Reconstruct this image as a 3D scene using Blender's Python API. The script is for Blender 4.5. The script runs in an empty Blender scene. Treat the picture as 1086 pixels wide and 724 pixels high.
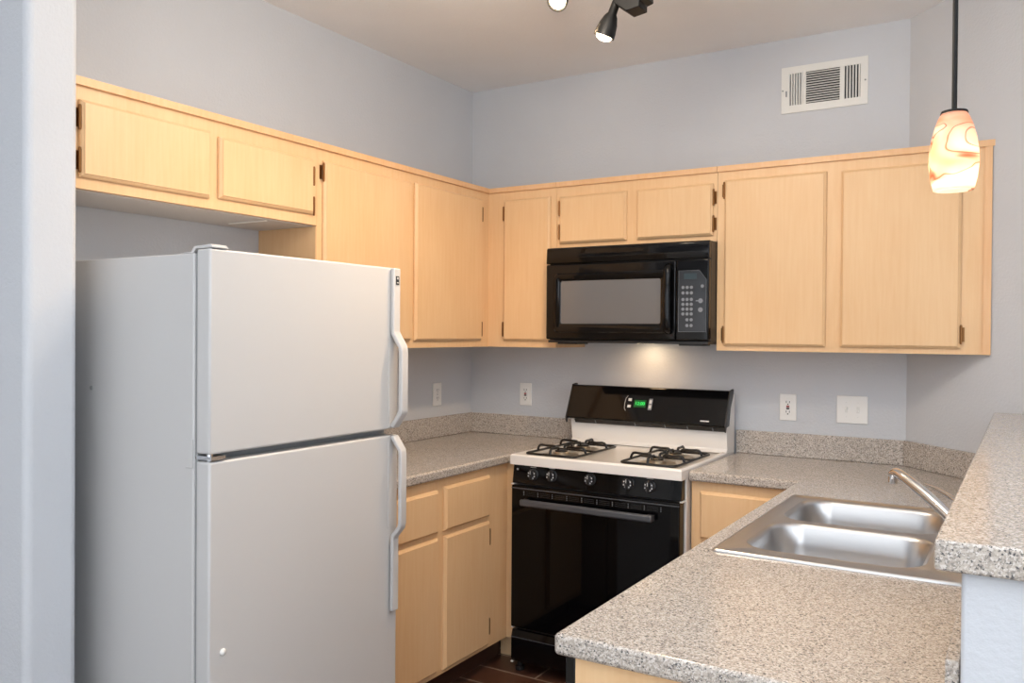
import bpy, bmesh, math, random
from mathutils import Vector, Matrix
random.seed(4)
C = bpy.context.scene.collection
S = bpy.context.scene

# ---------------------------------------------------------------- camera, light, exposure
def rgb(r, g, b):
    f = lambda c: ((c/255)/12.92 if c/255 <= .04045 else ((c/255+.055)/1.055)**2.4)
    return (f(r), f(g), f(b), 1)

cam_data = bpy.data.cameras.new('camera')
cam_data.sensor_fit = 'HORIZONTAL'; cam_data.sensor_width = 36
cam_data.lens = 900.388/1086*36
cam_data.clip_start = .05
cam = bpy.data.objects.new('camera', cam_data); C.objects.link(cam)
yaw, pitch, roll = 0.54682649, 0.00936012, 0.00716277
f = Vector((-math.sin(yaw)*math.cos(pitch), math.cos(yaw)*math.cos(pitch), -math.sin(pitch)))
r = Vector((math.cos(yaw), math.sin(yaw), 0)); u = r.cross(f)
cr, sr = math.cos(roll), math.sin(roll)
r2 = cr*r + sr*u; u2 = -sr*r + cr*u
m = Matrix((r2, u2, -f)).transposed().to_4x4(); m.translation = (2.56161, -3.78686, 1.43962)
cam.matrix_world = m
S.camera = cam
S.view_settings.view_transform = 'Standard'; S.view_settings.look = 'None'
S.view_settings.gamma = 1; S.view_settings.use_curve_mapping = False
S.view_settings.exposure = 0.0

w = bpy.data.worlds.new('world'); S.world = w; w.use_nodes = True
bg = w.node_tree.nodes['Background']; bg.inputs[0].default_value = (.72, .82, 1, 1); bg.inputs[1].default_value = 1.0

def lamp(name, kind, loc, energy, color, rot=None, size=None, size_y=None, radius=.05, spot=None, blend=.6):
    d = bpy.data.lights.new(name, kind); d.energy = energy; d.color = color
    if kind == 'AREA':
        d.shape = 'RECTANGLE'; d.size = size; d.size_y = size_y
    else: d.shadow_soft_size = radius
    if kind == 'SPOT': d.spot_size = spot; d.spot_blend = blend
    o = bpy.data.objects.new(name, d); C.objects.link(o); o.location = loc
    if rot: o.rotation_euler = rot
    return o
PI = math.pi
# daylight through the windows behind and beside the camera
lamp('window_daylight', 'AREA', (3.3, -6.68, 1.45), 38, (.88, .94, 1), (PI/2+.3, 0, 0), 2.7, 2.1)
lamp('window_daylight', 'AREA', (0.0, -6.68, 1.5), 12, (.92, .96, 1), (PI/2+.3, 0, 0), 1.3, 1.3)
lamp('window_daylight', 'AREA', (5.38, -3.6, 1.5), 19, (.86, .93, 1), (PI/2+.3, 0, PI/2), 1.9, 1.5)

lamp('added_warm_fill', 'POINT', (2.6, -5.3, 2.05), 8, (1, .86, .72), radius=.18)  # added warm fill behind the camera, no fixture belongs to it

lamp('added_ceiling_fill', 'SPOT', (3.1, -4.1, .55), 520, (.90, .955, 1), (PI, 0, 0), radius=.12, spot=math.radians(118), blend=.35)  # unseen upward spot added to brighten the ceiling, not a real fitting
lamp('added_kitchen_fill', 'POINT', (1.45, -1.75, 2.47), 26, (1, .86, .70), radius=.10)  # soft fill added out of view to even the kitchen, no track head here

# ---------------------------------------------------------------- helpers
def org(parent):
    o = Vector((0, 0, 0))
    while parent is not None:
        o += parent.location; parent = parent.parent
    return o
def add(name, bm, mat, parent=None, smooth=False, bevel=0, seg=2, ang=40):
    o0 = org(parent)
    bmesh.ops.recalc_face_normals(bm, faces=bm.faces[:])
    for v in bm.verts: v.co -= o0
    me = bpy.data.meshes.new(name); bm.to_mesh(me); bm.free()
    for m_ in (mat if isinstance(mat, (list, tuple)) else [mat]): me.materials.append(m_)
    o = bpy.data.objects.new(name, me); C.objects.link(o)
    if parent: o.parent = parent
    if smooth: smooth_by_angle(me, ang)
    if bevel:
        b = o.modifiers.new('bevel', 'BEVEL'); b.width = bevel; b.segments = seg; b.limit_method = 'ANGLE'; b.angle_limit = math.radians(40)
        smooth_by_angle(me, 35)
    return o
def add_each(name, bm, mat, parent=None, **k):
    """one object for every separate piece of the mesh"""
    bm.verts.index_update(); seen = set(); out = []
    for v0 in bm.verts:
        if v0.index in seen: continue
        stack = [v0]; isl = set()
        while stack:
            v = stack.pop()
            if v.index in isl: continue
            isl.add(v.index); stack += [e.other_vert(v) for e in v.link_edges]
        seen |= isl
        b2_ = bm.copy(); bmesh.ops.delete(b2_, geom=[v for v in b2_.verts if v.index not in isl], context='VERTS')
        out.append(add(name, b2_, mat, parent, **k))
    bm.free(); return out
def smooth_by_angle(me, ang):
    for p in me.polygons: p.use_smooth = True
    bm = bmesh.new(); bm.from_mesh(me)
    for e in bm.edges:
        if len(e.link_faces) == 2 and e.calc_face_angle(0) > math.radians(ang): e.smooth = False
    bm.to_mesh(me); bm.free()
def thing(name, label, cat, loc=(0, 0, 0), group=None):
    o = bpy.data.objects.new(name, None); C.objects.link(o); o.location = loc; o.empty_display_size = .1
    o['label'] = label; o['category'] = cat
    if group: o['group'] = group
    return o
def struct(name, bm, mat, **k):
    o = add(name, bm, mat, **k); o['kind'] = 'structure'; return o
def box(x0, x1, y0, y1, z0, z1, bm=None):
    bm = bm or bmesh.new()
    vs = [bm.verts.new((x, y, z)) for z in (z0, z1) for x, y in ((x0, y0), (x1, y0), (x1, y1), (x0, y1))]
    for q in ((0, 3, 2, 1), (4, 5, 6, 7), (0, 1, 5, 4), (1, 2, 6, 5), (2, 3, 7, 6), (3, 0, 4, 7)):
        bm.faces.new([vs[i] for i in q])
    return bm
def prism(pts, z0, z1, bm=None):          # polygon in x,y extruded in z
    bm = bm or bmesh.new()
    a = [bm.verts.new((x, y, z0)) for x, y in pts]; b = [bm.verts.new((x, y, z1)) for x, y in pts]
    n = len(pts)
    bm.faces.new(a[::-1]); bm.faces.new(b)
    for i in range(n): bm.faces.new((a[i], a[(i+1) % n], b[(i+1) % n], b[i]))
    return bm
def prism_x(pts, x0, x1, bm=None):        # polygon in y,z extruded along x
    bm = bm or bmesh.new()
    a = [bm.verts.new((x0, y, z)) for y, z in pts]; b = [bm.verts.new((x1, y, z)) for y, z in pts]
    n = len(pts)
    bm.faces.new(a[::-1]); bm.faces.new(b)
    for i in range(n): bm.faces.new((a[i], a[(i+1) % n], b[(i+1) % n], b[i]))
    return bm
def prism_y(pts, y0, y1, bm=None):        # polygon in x,z extruded along y
    bm = bm or bmesh.new()
    a = [bm.verts.new((x, y0, z)) for x, z in pts]; b = [bm.verts.new((x, y1, z)) for x, z in pts]
    n = len(pts)
    bm.faces.new(a[::-1]); bm.faces.new(b)
    for i in range(n): bm.faces.new((a[i], a[(i+1) % n], b[(i+1) % n], b[i]))
    return bm
def tube(pts, rad, bm=None, seg=12, cap=True):
    bm = bm or bmesh.new(); pts = [Vector(p) for p in pts]
    rads = rad if isinstance(rad, (list, tuple)) else [rad]*len(pts)
    rings = []; ref = None
    for i, p in enumerate(pts):
        t = (pts[min(i+1, len(pts)-1)] - pts[max(i-1, 0)]).normalized()
        if ref is None: ref = Vector((0, 0, 1)) if abs(t.z) < .9 else Vector((1, 0, 0))
        a = t.cross(ref).normalized(); b = a.cross(t).normalized(); ref = b
        rings.append([bm.verts.new(p + rads[i]*(math.cos(2*PI*k/seg)*a + math.sin(2*PI*k/seg)*b)) for k in range(seg)])
    for A, B in zip(rings, rings[1:]):
        for k in range(seg): bm.faces.new((A[k], A[(k+1) % seg], B[(k+1) % seg], B[k]))
    if cap: bm.faces.new(rings[0][::-1]); bm.faces.new(rings[-1])
    return bm
def spline(pts, n=6):
    P = [Vector(p) for p in pts]; P = [2*P[0]-P[1]] + P + [2*P[-1]-P[-2]]; out = []
    for i in range(1, len(P)-2):
        for k in range(n):
            t = k/n; a, b, c, d = P[i-1:i+3]
            out.append(.5*((2*b) + (c-a)*t + (2*a-5*b+4*c-d)*t*t + (3*b-a-3*c+d)*t**3))
    out.append(P[-2]); return out
def lathe(profile, centre, axis=(0, 0, 1), bm=None, seg=32, closed=False):   # profile: (radius, height)
    bm = bm or bmesh.new(); ax = Vector(axis).normalized()
    ref = Vector((1, 0, 0)) if abs(ax.x) < .9 else Vector((0, 1, 0))
    a = ax.cross(ref).normalized(); b = ax.cross(a)
    rings = []
    for rr, h in profile:
        c = Vector(centre) + ax*h
        if rr < 1e-6: rings.append([bm.verts.new(c)])
        else: rings.append([bm.verts.new(c + rr*(math.cos(2*PI*k/seg)*a + math.sin(2*PI*k/seg)*b)) for k in range(seg)])
    pairs = list(zip(rings, rings[1:])) + ([(rings[-1], rings[0])] if closed else [])
    for A, B in pairs:
        for k in range(seg):
            k2 = (k+1) % seg
            if len(A) == 1 and len(B) == 1: continue
            if len(A) == 1: bm.faces.new((A[0], B[k2], B[k]))
            elif len(B) == 1: bm.faces.new((A[k], A[k2], B[0]))
            else: bm.faces.new((A[k], A[k2], B[k2], B[k]))
    return bm
def rrect(x0, x1, y0, y1, rad, n=6):
    out = []
    for cx, cy, a0 in ((x1-rad, y1-rad, 0), (x0+rad, y1-rad, 90), (x0+rad, y0+rad, 180), (x1-rad, y0+rad, 270)):
        for k in range(n+1):
            a = math.radians(a0+90*k/n); out.append((cx+rad*math.cos(a), cy+rad*math.sin(a)))
    return out
def face_box(facing, plane, u0, u1, z0, z1, w0, w1, bm=None):
    """box on a vertical face; facing 'x' (u is y, outward +x) or 'y' (u is x, outward -y)"""
    if facing == 'x': return box(plane+w0, plane+w1, min(u0, u1), max(u0, u1), z0, z1, bm)
    return box(min(u0, u1), max(u0, u1), plane-w1, plane-w0, z0, z1, bm)
def door_bm(facing, plane, u0, u1, z0, z1, th=.019, ch=.0075):
    """overlay door: square back edge, wide chamfer around the front"""
    bm = bmesh.new(); loops = []
    for w_, i in ((.001, 0), (th*.42, 0), (th*.62, ch*.35), (th*.82, ch), (th, ch*1.25)):
        q = []
        for uu, zz in ((u0+i, z0+i), (u1-i, z0+i), (u1-i, z1-i), (u0+i, z1-i)):
            q.append(bm.verts.new((plane+w_, uu, zz) if facing == 'x' else (uu, plane-w_, zz)))
        loops.append(q)
    bm.faces.new(loops[0][::-1]); bm.faces.new(loops[-1])
    for A, B in zip(loops, loops[1:]):
        for k in range(4): bm.faces.new((A[k], A[(k+1) % 4], B[(k+1) % 4], B[k]))
    return bm
def text_bm(s, size, fn, depth=.0006):
    cu = bpy.data.curves.new('lettering', 'FONT'); cu.body = s; cu.size = size; cu.extrude = depth; cu.align_x = 'CENTER'; cu.align_y = 'CENTER'
    o = bpy.data.objects.new('lettering', cu); C.objects.link(o)
    bpy.context.view_layer.update()
    me = bpy.data.meshes.new_from_object(o.evaluated_get(bpy.context.evaluated_depsgraph_get()))
    bpy.data.objects.remove(o); bm = bmesh.new(); bm.from_mesh(me)
    for v in bm.verts: v.co = Vector(fn(*v.co))
    return bm

# ---------------------------------------------------------------- materials
def mat(name, col=(.5, .5, .5, 1), rough=.5, metal=0, spec=.5, emit=None, estr=0, coat=0):
    m_ = bpy.data.materials.new(name); m_.use_nodes = True
    b = m_.node_tree.nodes['Principled BSDF']
    b.inputs['Base Color'].default_value = col; b.inputs['Roughness'].default_value = rough
    b.inputs['Metallic'].default_value = metal; b.inputs['Specular IOR Level'].default_value = spec
    b.inputs['Coat Weight'].default_value = coat; b.inputs['Coat Roughness'].default_value = .05
    if emit: b.inputs['Emission Color'].default_value = emit; b.inputs['Emission Strength'].default_value = estr
    return m_
def nodes(m_): return m_.node_tree.nodes, m_.node_tree.links, m_.node_tree.nodes['Principled BSDF']
def coords(m_, scale):
    n, l, b = nodes(m_)
    t = n.new('ShaderNodeTexCoord'); mp = n.new('ShaderNodeMapping'); mp.inputs['Scale'].default_value = scale
    g = n.new('ShaderNodeNewGeometry'); l.new(g.outputs['Position'], mp.inputs['Vector']); return mp
def ramp(m_, fac, stops, interp='LINEAR'):
    n, l, b = nodes(m_); r_ = n.new('ShaderNodeValToRGB'); r_.color_ramp.interpolation = interp
    e = r_.color_ramp.elements
    while len(e) < len(stops): e.new(.5)
    for i, (p, c) in enumerate(stops): e[i].position = p; e[i].color = c
    l.new(fac, r_.inputs[0]); return r_
def noise(m_, mp, scale, detail=3, rough=.5):
    n, l, b = nodes(m_); t = n.new('ShaderNodeTexNoise'); t.inputs['Scale'].default_value = scale
    t.inputs['Detail'].default_value = detail; t.inputs['Roughness'].default_value = rough
    l.new(mp.outputs[0], t.inputs['Vector']); return t
def bump(m_, h, strength, dist):
    n, l, b = nodes(m_); k = n.new('ShaderNodeBump'); k.inputs['Strength'].default_value = strength; k.inputs['Distance'].default_value = dist
    l.new(h, k.inputs['Height']); l.new(k.outputs[0], b.inputs['Normal'])

def paint(name, col, var=.04, bs=.35):
    m_ = mat(name, col, .75, spec=.25); n, l, b = nodes(m_); mp = coords(m_, (1, 1, 1))
    t = noise(m_, mp, 2.2, 3)
    d = tuple(c*(1-var) for c in col[:3]) + (1,)
    r_ = ramp(m_, t.outputs[0], [(.3, d), (.7, col)]); l.new(r_.outputs[0], b.inputs['Base Color'])
    bump(m_, noise(m_, mp, 95, 3, .6).outputs[0], bs, .004); return m_
M_wall = paint('grey_wall_paint', rgb(204, 207, 212))
M_ceil = paint('ceiling_texture_paint', rgb(243, 244, 246), bs=.6)

def wood(name, c1, c2, rough=.42):
    m_ = mat(name, c1, rough, spec=.4); n, l, b = nodes(m_)
    a = noise(m_, coords(m_, (26, 26, 1.6)), 3.0, 5, .6)
    c = noise(m_, coords(m_, (3, 3, 1.2)), 2.0, 2, .5)
    mx = n.new('ShaderNodeMath'); mx.operation = 'MULTIPLY_ADD'; mx.inputs[1].default_value = .55
    l.new(a.outputs[0], mx.inputs[0])
    m2 = n.new('ShaderNodeMath'); m2.operation = 'MULTIPLY'; m2.inputs[1].default_value = .45
    l.new(c.outputs[0], m2.inputs[0]); l.new(m2.outputs[0], mx.inputs[2])
    r_ = ramp(m_, mx.outputs[0], [(.36, c2), (.62, c1)]); l.new(r_.outputs[0], b.inputs['Base Color'])
    return m_
M_wood = wood('maple_veneer', rgb(231, 194, 149), rgb(226, 185, 138))
M_wood_trim = wood('maple_trim', rgb(231, 188, 143), rgb(225, 177, 128))
M_melamine = mat('cabinet_underside_melamine', rgb(205, 200, 196), .5)

def laminate(name, sc=380, rough=.16):
    m_ = mat(name, (.5, .5, .5, 1), rough, spec=.5); n, l, b = nodes(m_)
    mp = coords(m_, (1, 1, 1))
    v = n.new('ShaderNodeTexVoronoi'); v.inputs['Scale'].default_value = sc; v.inputs['Randomness'].default_value = 1
    nz = noise(m_, mp, sc*1.1, 2)
    ad = n.new('ShaderNodeVectorMath'); ad.operation = 'MULTIPLY_ADD'; ad.inputs[1].default_value = (.006, .006, .006)
    l.new(nz.outputs[1], ad.inputs[0]); l.new(mp.outputs[0], ad.inputs[2]); l.new(ad.outputs[0], v.inputs['Vector'])
    s = n.new('ShaderNodeSeparateColor'); l.new(v.outputs['Color'], s.inputs[0])
    r_ = ramp(m_, s.outputs[0], [(0, rgb(88, 86, 86)), (.07, rgb(146, 139, 132)), (.24, rgb(172, 162, 152)), (.50, rgb(191, 181, 170)), (.78, rgb(211, 204, 197))], 'CONSTANT')
    l.new(r_.outputs[0], b.inputs['Base Color']); return m_
M_lam = laminate('speckled_grey_laminate')

M_fridge = mat('white_appliance_enamel', rgb(199, 198, 197), .33, spec=.45)
n, l, b = nodes(M_fridge); bump(M_fridge, noise(M_fridge, coords(M_fridge, (1, 1, 1)), 380, 2).outputs[0], .06, .001)
M_gasket = mat('grey_door_gasket', rgb(150, 152, 152), .6)
M_enamel = mat('white_range_enamel', rgb(235, 232, 228), .18, spec=.5)
M_black = mat('black_gloss', (.003, .003, .0035, 1), .07, spec=.3)
M_blackglass = mat('black_oven_glass', (.002, .002, .0025, 1), .04, spec=.22)
M_blackmat = mat('black_satin', (.012, .012, .013, 1), .38)
M_handle = mat('dark_grey_handle', (.07, .075, .085, 1), .28, spec=.6)
M_iron = mat('black_cast_iron', (.006, .0055, .006, 1), .33)
M_chrome = mat('chrome', (.75, .75, .76, 1), .1, 1)
M_steel = mat('brushed_stainless', (.55, .55, .555, 1), .3, 1)
n, l, b = nodes(M_steel); bump(M_steel, noise(M_steel, coords(M_steel, (30, 400, 30)), 3, 2).outputs[0], .05, .0008)
M_burner = mat('aluminium_burner', rgb(190, 180, 165), .35, .8)
M_bronze = mat('antique_bronze_hinge', rgb(128, 88, 50), .3, .85)
M_plate = mat('white_plastic_plate', rgb(238, 237, 234), .35)
M_knobmark = mat('pale_knob_print', rgb(225, 226, 228), .3)
M_slot = mat('dark_slot', (.02, .02, .02, 1), .6)
M_red = mat('red_button', rgb(150, 30, 25), .4)
M_mark = mat('white_print', rgb(205, 205, 205), .5)
M_key = mat('grey_keypad', rgb(120, 124, 130), .4)
M_panel = mat('keypad_overlay', rgb(38, 41, 46), .22)
M_disp = mat('unlit_display', rgb(52, 66, 72), .12)
M_green = mat('green_led', (0, .1, .02, 1), .4, emit=(.05, 1, .15, 1), estr=1.2)
M_greenbg = mat('green_display', (.0, .05, .01, 1), .3, emit=(.02, .5, .07, 1), estr=.10)
M_mwglass = mat('microwave_window_mesh', rgb(104, 104, 106), .12, spec=.6)
M_lampblack = mat('black_fixture', (.004, .0037, .0035, 1), .45, spec=.3)
M_bulb = mat('lit_bulb', (1, .9, .75, 1), .5, emit=(1, .80, .52, 1), estr=12)
M_vent = mat('white_register', rgb(226, 226, 222), .4)
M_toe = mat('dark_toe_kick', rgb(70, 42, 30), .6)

# floor: dark brown plank tiles with thin pale grout
M_floor = mat('brown_plank_tile', (.05, .03, .02, 1), .28); n, l, b = nodes(M_floor)
mp = coords(M_floor, (1, 1, 1)); mp.inputs['Location'].default_value = (.1, .105, 0)
br = n.new('ShaderNodeTexBrick'); br.inputs['Scale'].default_value = 1; br.inputs['Brick Width'].default_value = .61; br.inputs['Row Height'].default_value = .153
br.inputs['Mortar Size'].default_value = .0042; br.inputs['Color1'].default_value = rgb(84, 55, 42); br.inputs['Color2'].default_value = rgb(66, 42, 33); br.inputs['Mortar'].default_value = rgb(150, 132, 118)
l.new(mp.outputs[0], br.inputs['Vector']); l.new(br.outputs[0], b.inputs['Base Color'])

# ---------------------------------------------------------------- room shell
H = 2.7288
X2 = 2.1382; XT, YT = 2.66, -.5218        # the angled wall leaves the back wall at X2 and turns again at XT, YT
struct('floor', box(-1.6, 5.5, -6.9, .12, -.05, 0), M_floor)
M_bounce_carpet = paint('beige_bounce_carpet', rgb(205, 195, 182))  # pale unseen carpet added to bounce daylight up to the ceiling
struct('floor_dining_bounce', box(-1.5, 5.4, -6.8, -3.3, .0005, .012), M_bounce_carpet)
struct('ceiling', box(-1.6, 5.5, -6.9, .12, H, H+.05), M_ceil)
struct('wall_left', box(-.12, 0, -2.43, .12, 0, H), M_wall)
struct('wall_back', box(0, X2, 0, .12, 0, H), M_wall)
struct('wall_right', prism([(X2, 0), (XT, YT), (5.4, YT), (5.4, YT+.12), (XT+.06, YT+.12), (X2+.12, .04), (X2, .12)], 0, H), M_wall)
struct('wall_partition', box(-1.5, .358, -2.572, -2.43, 0, H), M_wall, bevel=.02, seg=4)
struct('wall_dining_left', box(-1.6, -1.5, -6.8, -2.43, 0, H), M_wall)
def wall_with_hole(name, facing, plane, u0, u1, h0, h1, z0, z1):
    bm = bmesh.new(); w0, w1 = -.12, 0
    for a, b_, c, d in ((u0, h0, 0, H), (h1, u1, 0, H), (h0, h1, 0, z0), (h0, h1, z1, H)):
        if d-c > .001 and b_-a > .001:
            if facing == 'y': box(a, b_, plane-.12, plane, c, d, bm)
            else: box(plane, plane+.12, a, b_, c, d, bm)
    return struct(name, bm, M_wall)
bm = bmesh.new()
for a, b_, c, d in ((-1.6, -.7, 0, H), (.7, 1.9, 0, H), (4.7, 5.5, 0, H), (-.7, .7, 0, .8), (-.7, .7, 2.2, H), (1.9, 4.7, 0, .35), (1.9, 4.7, 2.55, H)): box(a, b_, -6.9, -6.8, c, d, bm)
struct('wall_rear', bm, M_wall)
bm = bmesh.new()
for a, b_, c, d in ((-6.8, -4.6, 0, H), (-2.6, YT+.12, 0, H), (-4.6, -2.6, 0, .7), (-4.6, -2.6, 2.3, H)): box(5.4, 5.5, a, b_, c, d, bm)
struct('wall_dining_right', bm, M_wall)
def window(name, pts):
    bm = bmesh.new()
    for p in pts: box(*p, bm)
    struct(name, bm, M_plate)
window('window_1', [(1.9, 1.96, -6.86, -6.8, .35, 2.55), (4.64, 4.7, -6.86, -6.8, .35, 2.55), (1.96, 4.64, -6.86, -6.8, .35, .41), (1.96, 4.64, -6.86, -6.8, 2.49, 2.55), (3.27, 3.33, -6.86, -6.8, .41, 2.49)])
window('window_2', [(-.7, -.65, -6.86, -6.8, .8, 2.2), (.65, .7, -6.86, -6.8, .8, 2.2), (-.65, .65, -6.86, -6.8, .8, .85), (-.65, .65, -6.86, -6.8, 2.15, 2.2)])
window('window_3', [(5.4, 5.46, -4.6, -4.55, .7, 2.3), (5.4, 5.46, -2.65, -2.6, .7, 2.3), (5.4, 5.46, -4.55, -2.65, .7, .75), (5.4, 5.46, -4.55, -2.65, 2.25, 2.3)])
# half wall carrying the raised bar
XH = 2.491; YE = -2.56; BARZ = 1.18
struct('wall_peninsula', prism([(XH, -.3529-.002), (XH, YE), (XH+.14, YE), (XH+.14, -.4929-.002)], 0, BARZ-.0405), M_wall, bevel=.006, seg=3)

# ---------------------------------------------------------------- upper cabinets
D = .303; ZT = 2.1418; ZB = 1.375; ZS = 1.8348; ZM = 1.832
def hinge(parent, facing, plane, u, z, side):
    """side: +1 frame leaf lies towards larger u"""
    bm = face_box(facing, plane, u, u+side*.013, z-.026, z+.026, 0, .0022)
    p = (lambda uu, ww, zz: (plane+ww, uu, zz)) if facing == 'x' else (lambda uu, ww, zz: (uu, plane-ww, zz))
    tube([p(u+side*.002, .012, z-.03), p(u+side*.002, .012, z+.03)], .0045, bm, 8)
    for dz in (-.032, .032): lathe([(0, -.004), (.004, -.002), (.004, .002), (0, .004)], p(u+side*.002, .012, z+dz), bm=bm, seg=8)
    for dz in (-.018, .018): face_box(facing, plane, u+side*.006, u+side*.010, z+dz-.002, z+dz+.002, .0022, .004, bm)
    add('hinge', bm, M_bronze, parent)
def door(parent, facing, plane, u0, u1, z0, z1, hs=None, zs=None, name='door'):
    """hs: +1 hinges at the u1 side, -1 at the u0 side"""
    d_ = add(name, door_bm(facing, plane, u0, u1, z0, z1), M_wood, parent)
    if hs:
        for z in zs: hinge(d_, facing, plane, (u1 if hs > 0 else u0), z, hs)
    return d_
def top_trim(parent, facing, plane, u0, u1, mitre=0):
    z0, z1, w_ = ZT-.022, ZT+.001, .011
    if facing == 'x': bm = prism([(plane, u0), (plane, u1), (plane+w_, u1-(w_ if mitre else 0)), (plane+w_, u0)], z0, z1)
    else: bm = prism([(u0, plane), (u1, plane), (u1, plane-w_), (u0+(w_ if mitre else 0), plane-w_)], z0, z1)
    add('trim', bm, M_wood_trim, parent)

c1 = thing('wall_cabinet', 'short maple wall cabinet with two low doors mounted above the refrigerator', 'cabinet', (0, -2.0, ZS))
add('body', box(.001, D, -2.428, -1.476, ZS, ZT-.002), M_wood, c1)
add('underside', box(.004, D-.018, -2.42, -1.478, ZS-.004, ZS-.0005), M_melamine, c1)
add('batten', box(.09, .275, -1.70, -1.688, ZS-.008, ZS-.0045), M_plate, c1)['label'] = 'thin white strip across the underside'
top_trim(c1, 'x', D, -2.428, -1.476)
door(c1, 'x', D, -2.399, -1.962, 1.866, 2.080, -1, (1.912, 2.030))
door(c1, 'x', D, -1.926, -1.503, 1.872, 2.072, +1, (1.902, 2.012))
c2 = thing('wall_cabinet', 'tall maple wall cabinet with two doors on the left wall in the corner', 'cabinet', (0, -.9, ZB))
add('body', box(.001, D, -1.475, -D-.0, ZB, ZT-.002), M_wood, c2)
add('side_panel', box(.001, D-.001, -1.479, -1.4755, ZB, ZS-.0045), M_wood, c2)
top_trim(c2, 'x', D, -1.475, -D, mitre=1)
door(c2, 'x', D, -1.449, -.924, 1.406, 2.078, -1, (1.47, 2.035))
door(c2, 'x', D, -.897, -.379, 1.406, 2.082, +1, (1.46, 2.01))
c3 = thing('wall_cabinet', 'narrow single-door maple wall cabinet between the corner and the microwave', 'cabinet', (.5, -.15, ZB))
add('body', box(.001, .680, -D, -.001, ZB, ZT-.002), M_wood, c3)
top_trim(c3, 'y', -D, D+.0, .680, mitre=1)
door(c3, 'y', -D, .397, .650, 1.406, 2.080, -1, (1.46, 2.015))
c4 = thing('wall_cabinet', 'low maple wall cabinet with two small doors directly above the microwave', 'cabinet', (1.06, -.15, ZM))
add('body', box(.6815, 1.4425, -D, -.001, ZM, ZT-.002), M_wood, c4)
top_trim(c4, 'y', -D, .6815, 1.4425)
door(c4, 'y', -D, .700, 1.035, 1.856, 2.074, -1, (1.91, 2.02))
door(c4, 'y', -D, 1.083, 1.427, 1.856, 2.074, +1, (1.905, 2.015))
c5 = thing('wall_cabinet', 'wide pale maple wall cabinet with two large doors right of the microwave', 'cabinet', (1.9, -.15, ZB))
add('body', prism([(1.444, -.001), (X2-.002, -.001), (X2+D-.002, -D), (1.444, -D)], ZB, ZT-.002), M_wood, c5)
top_trim(c5, 'y', -D, 1.444, X2+D+.012)
add('end_trim', box(X2+D-.020, X2+D+.004, -D-.012, -D-.0, ZB, ZT-.023), M_wood_trim, c5)
door(c5, 'y', -D, 1.476, 1.880, 1.396, 2.082, -1, (1.442, 2.040))
door(c5, 'y', -D, 1.936, 2.349, 1.396, 2.078, +1, (1.447, 2.030))

# ---------------------------------------------------------------- base cabinets
CT = .914; CB = .876; F = .61
b1 = thing('base_cabinet', 'orange-toned maple base cabinet with two drawers over two doors beside the refrigerator', 'cabinet', (.3, -1.0, 0))
add('body', prism([(.001, -1.52), (F, -1.52), (F, -.6125), (.001, -.6125)], .105, CB-.001), M_wood, b1)
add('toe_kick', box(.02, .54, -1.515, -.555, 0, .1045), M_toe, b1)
door(b1, 'x', F, -1.480, -1.139, .667, .832, name='drawer')
door(b1, 'x', F, -1.096, -.772, .667, .840, name='drawer')
door(b1, 'x', F, -1.480, -1.139, .128, .648)
d_ = door(b1, 'x', F, -1.096, -.772, .122, .647)
for z in (.20, .58): hinge(d_, 'x', F, -.772, z, 1)
b2 = thing('base_cabinet', 'maple corner filler cabinet between the left base doors and the gas range', 'cabinet', (.4, -.3, 0))
add('body', prism([(.001, -.611), (F+.001, -.611), (.676, -.611), (.676, -.001), (.001, -.001)], .105, CB-.001), M_wood, b2)
add('toe_kick', box(.545, .676, -.553, -.541, 0, .1045), M_wood, b2)
b3 = thing('base_cabinet', 'pale maple base cabinet with a drawer over a door right of the range', 'cabinet', (1.7, -.3, 0))
add('body', box(1.450, 1.868, -F, -.001, .105, CB-.001), M_wood, b3)
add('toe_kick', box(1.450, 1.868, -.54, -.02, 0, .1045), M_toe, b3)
door(b3, 'y', -F, 1.486, 1.845, .657, .838, name='drawer')
door(b3, 'y', -F, 1.486, 1.845, .128, .637)
b4 = thing('base_cabinet', 'cream peninsula base cabinet under the sink counter, end panel facing the camera', 'cabinet', (2.2, -1.8, 0))
XP = 1.8539; YP = -2.4774
add('body', prism([(1.8885, -.612), (XH-.002, -.612), (XH-.002, YP+.0195), (1.8885, YP+.0195)], .105, .70), M_wood, b4)
add('side_panel', box(1.8885, XH-.002, YP+.018, YP+.030, .0, CB-.001), M_wood, b4)
add('side_panel', box(1.8885, 1.9005, YP+.031, -.612, .701, CB-.001), M_wood, b4)
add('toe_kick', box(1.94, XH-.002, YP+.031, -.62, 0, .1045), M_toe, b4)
dw = thing('dishwasher', 'black dishwasher door edge showing under the peninsula counter corner', 'dishwasher', (1.88, YP+.33, 0))
add('door', box(1.872, 1.888, YP+.018, YP+.62, .12, .74), M_black, dw, bevel=.002)
add('control_panel', box(1.869, 1.888, YP+.018, YP+.62, .742, CB-.004), M_black, dw, bevel=.002)
add('kick_plate', box(1.876, 1.8885, YP+.02, YP+.62, .0, .115), M_blackmat, dw)

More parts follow.
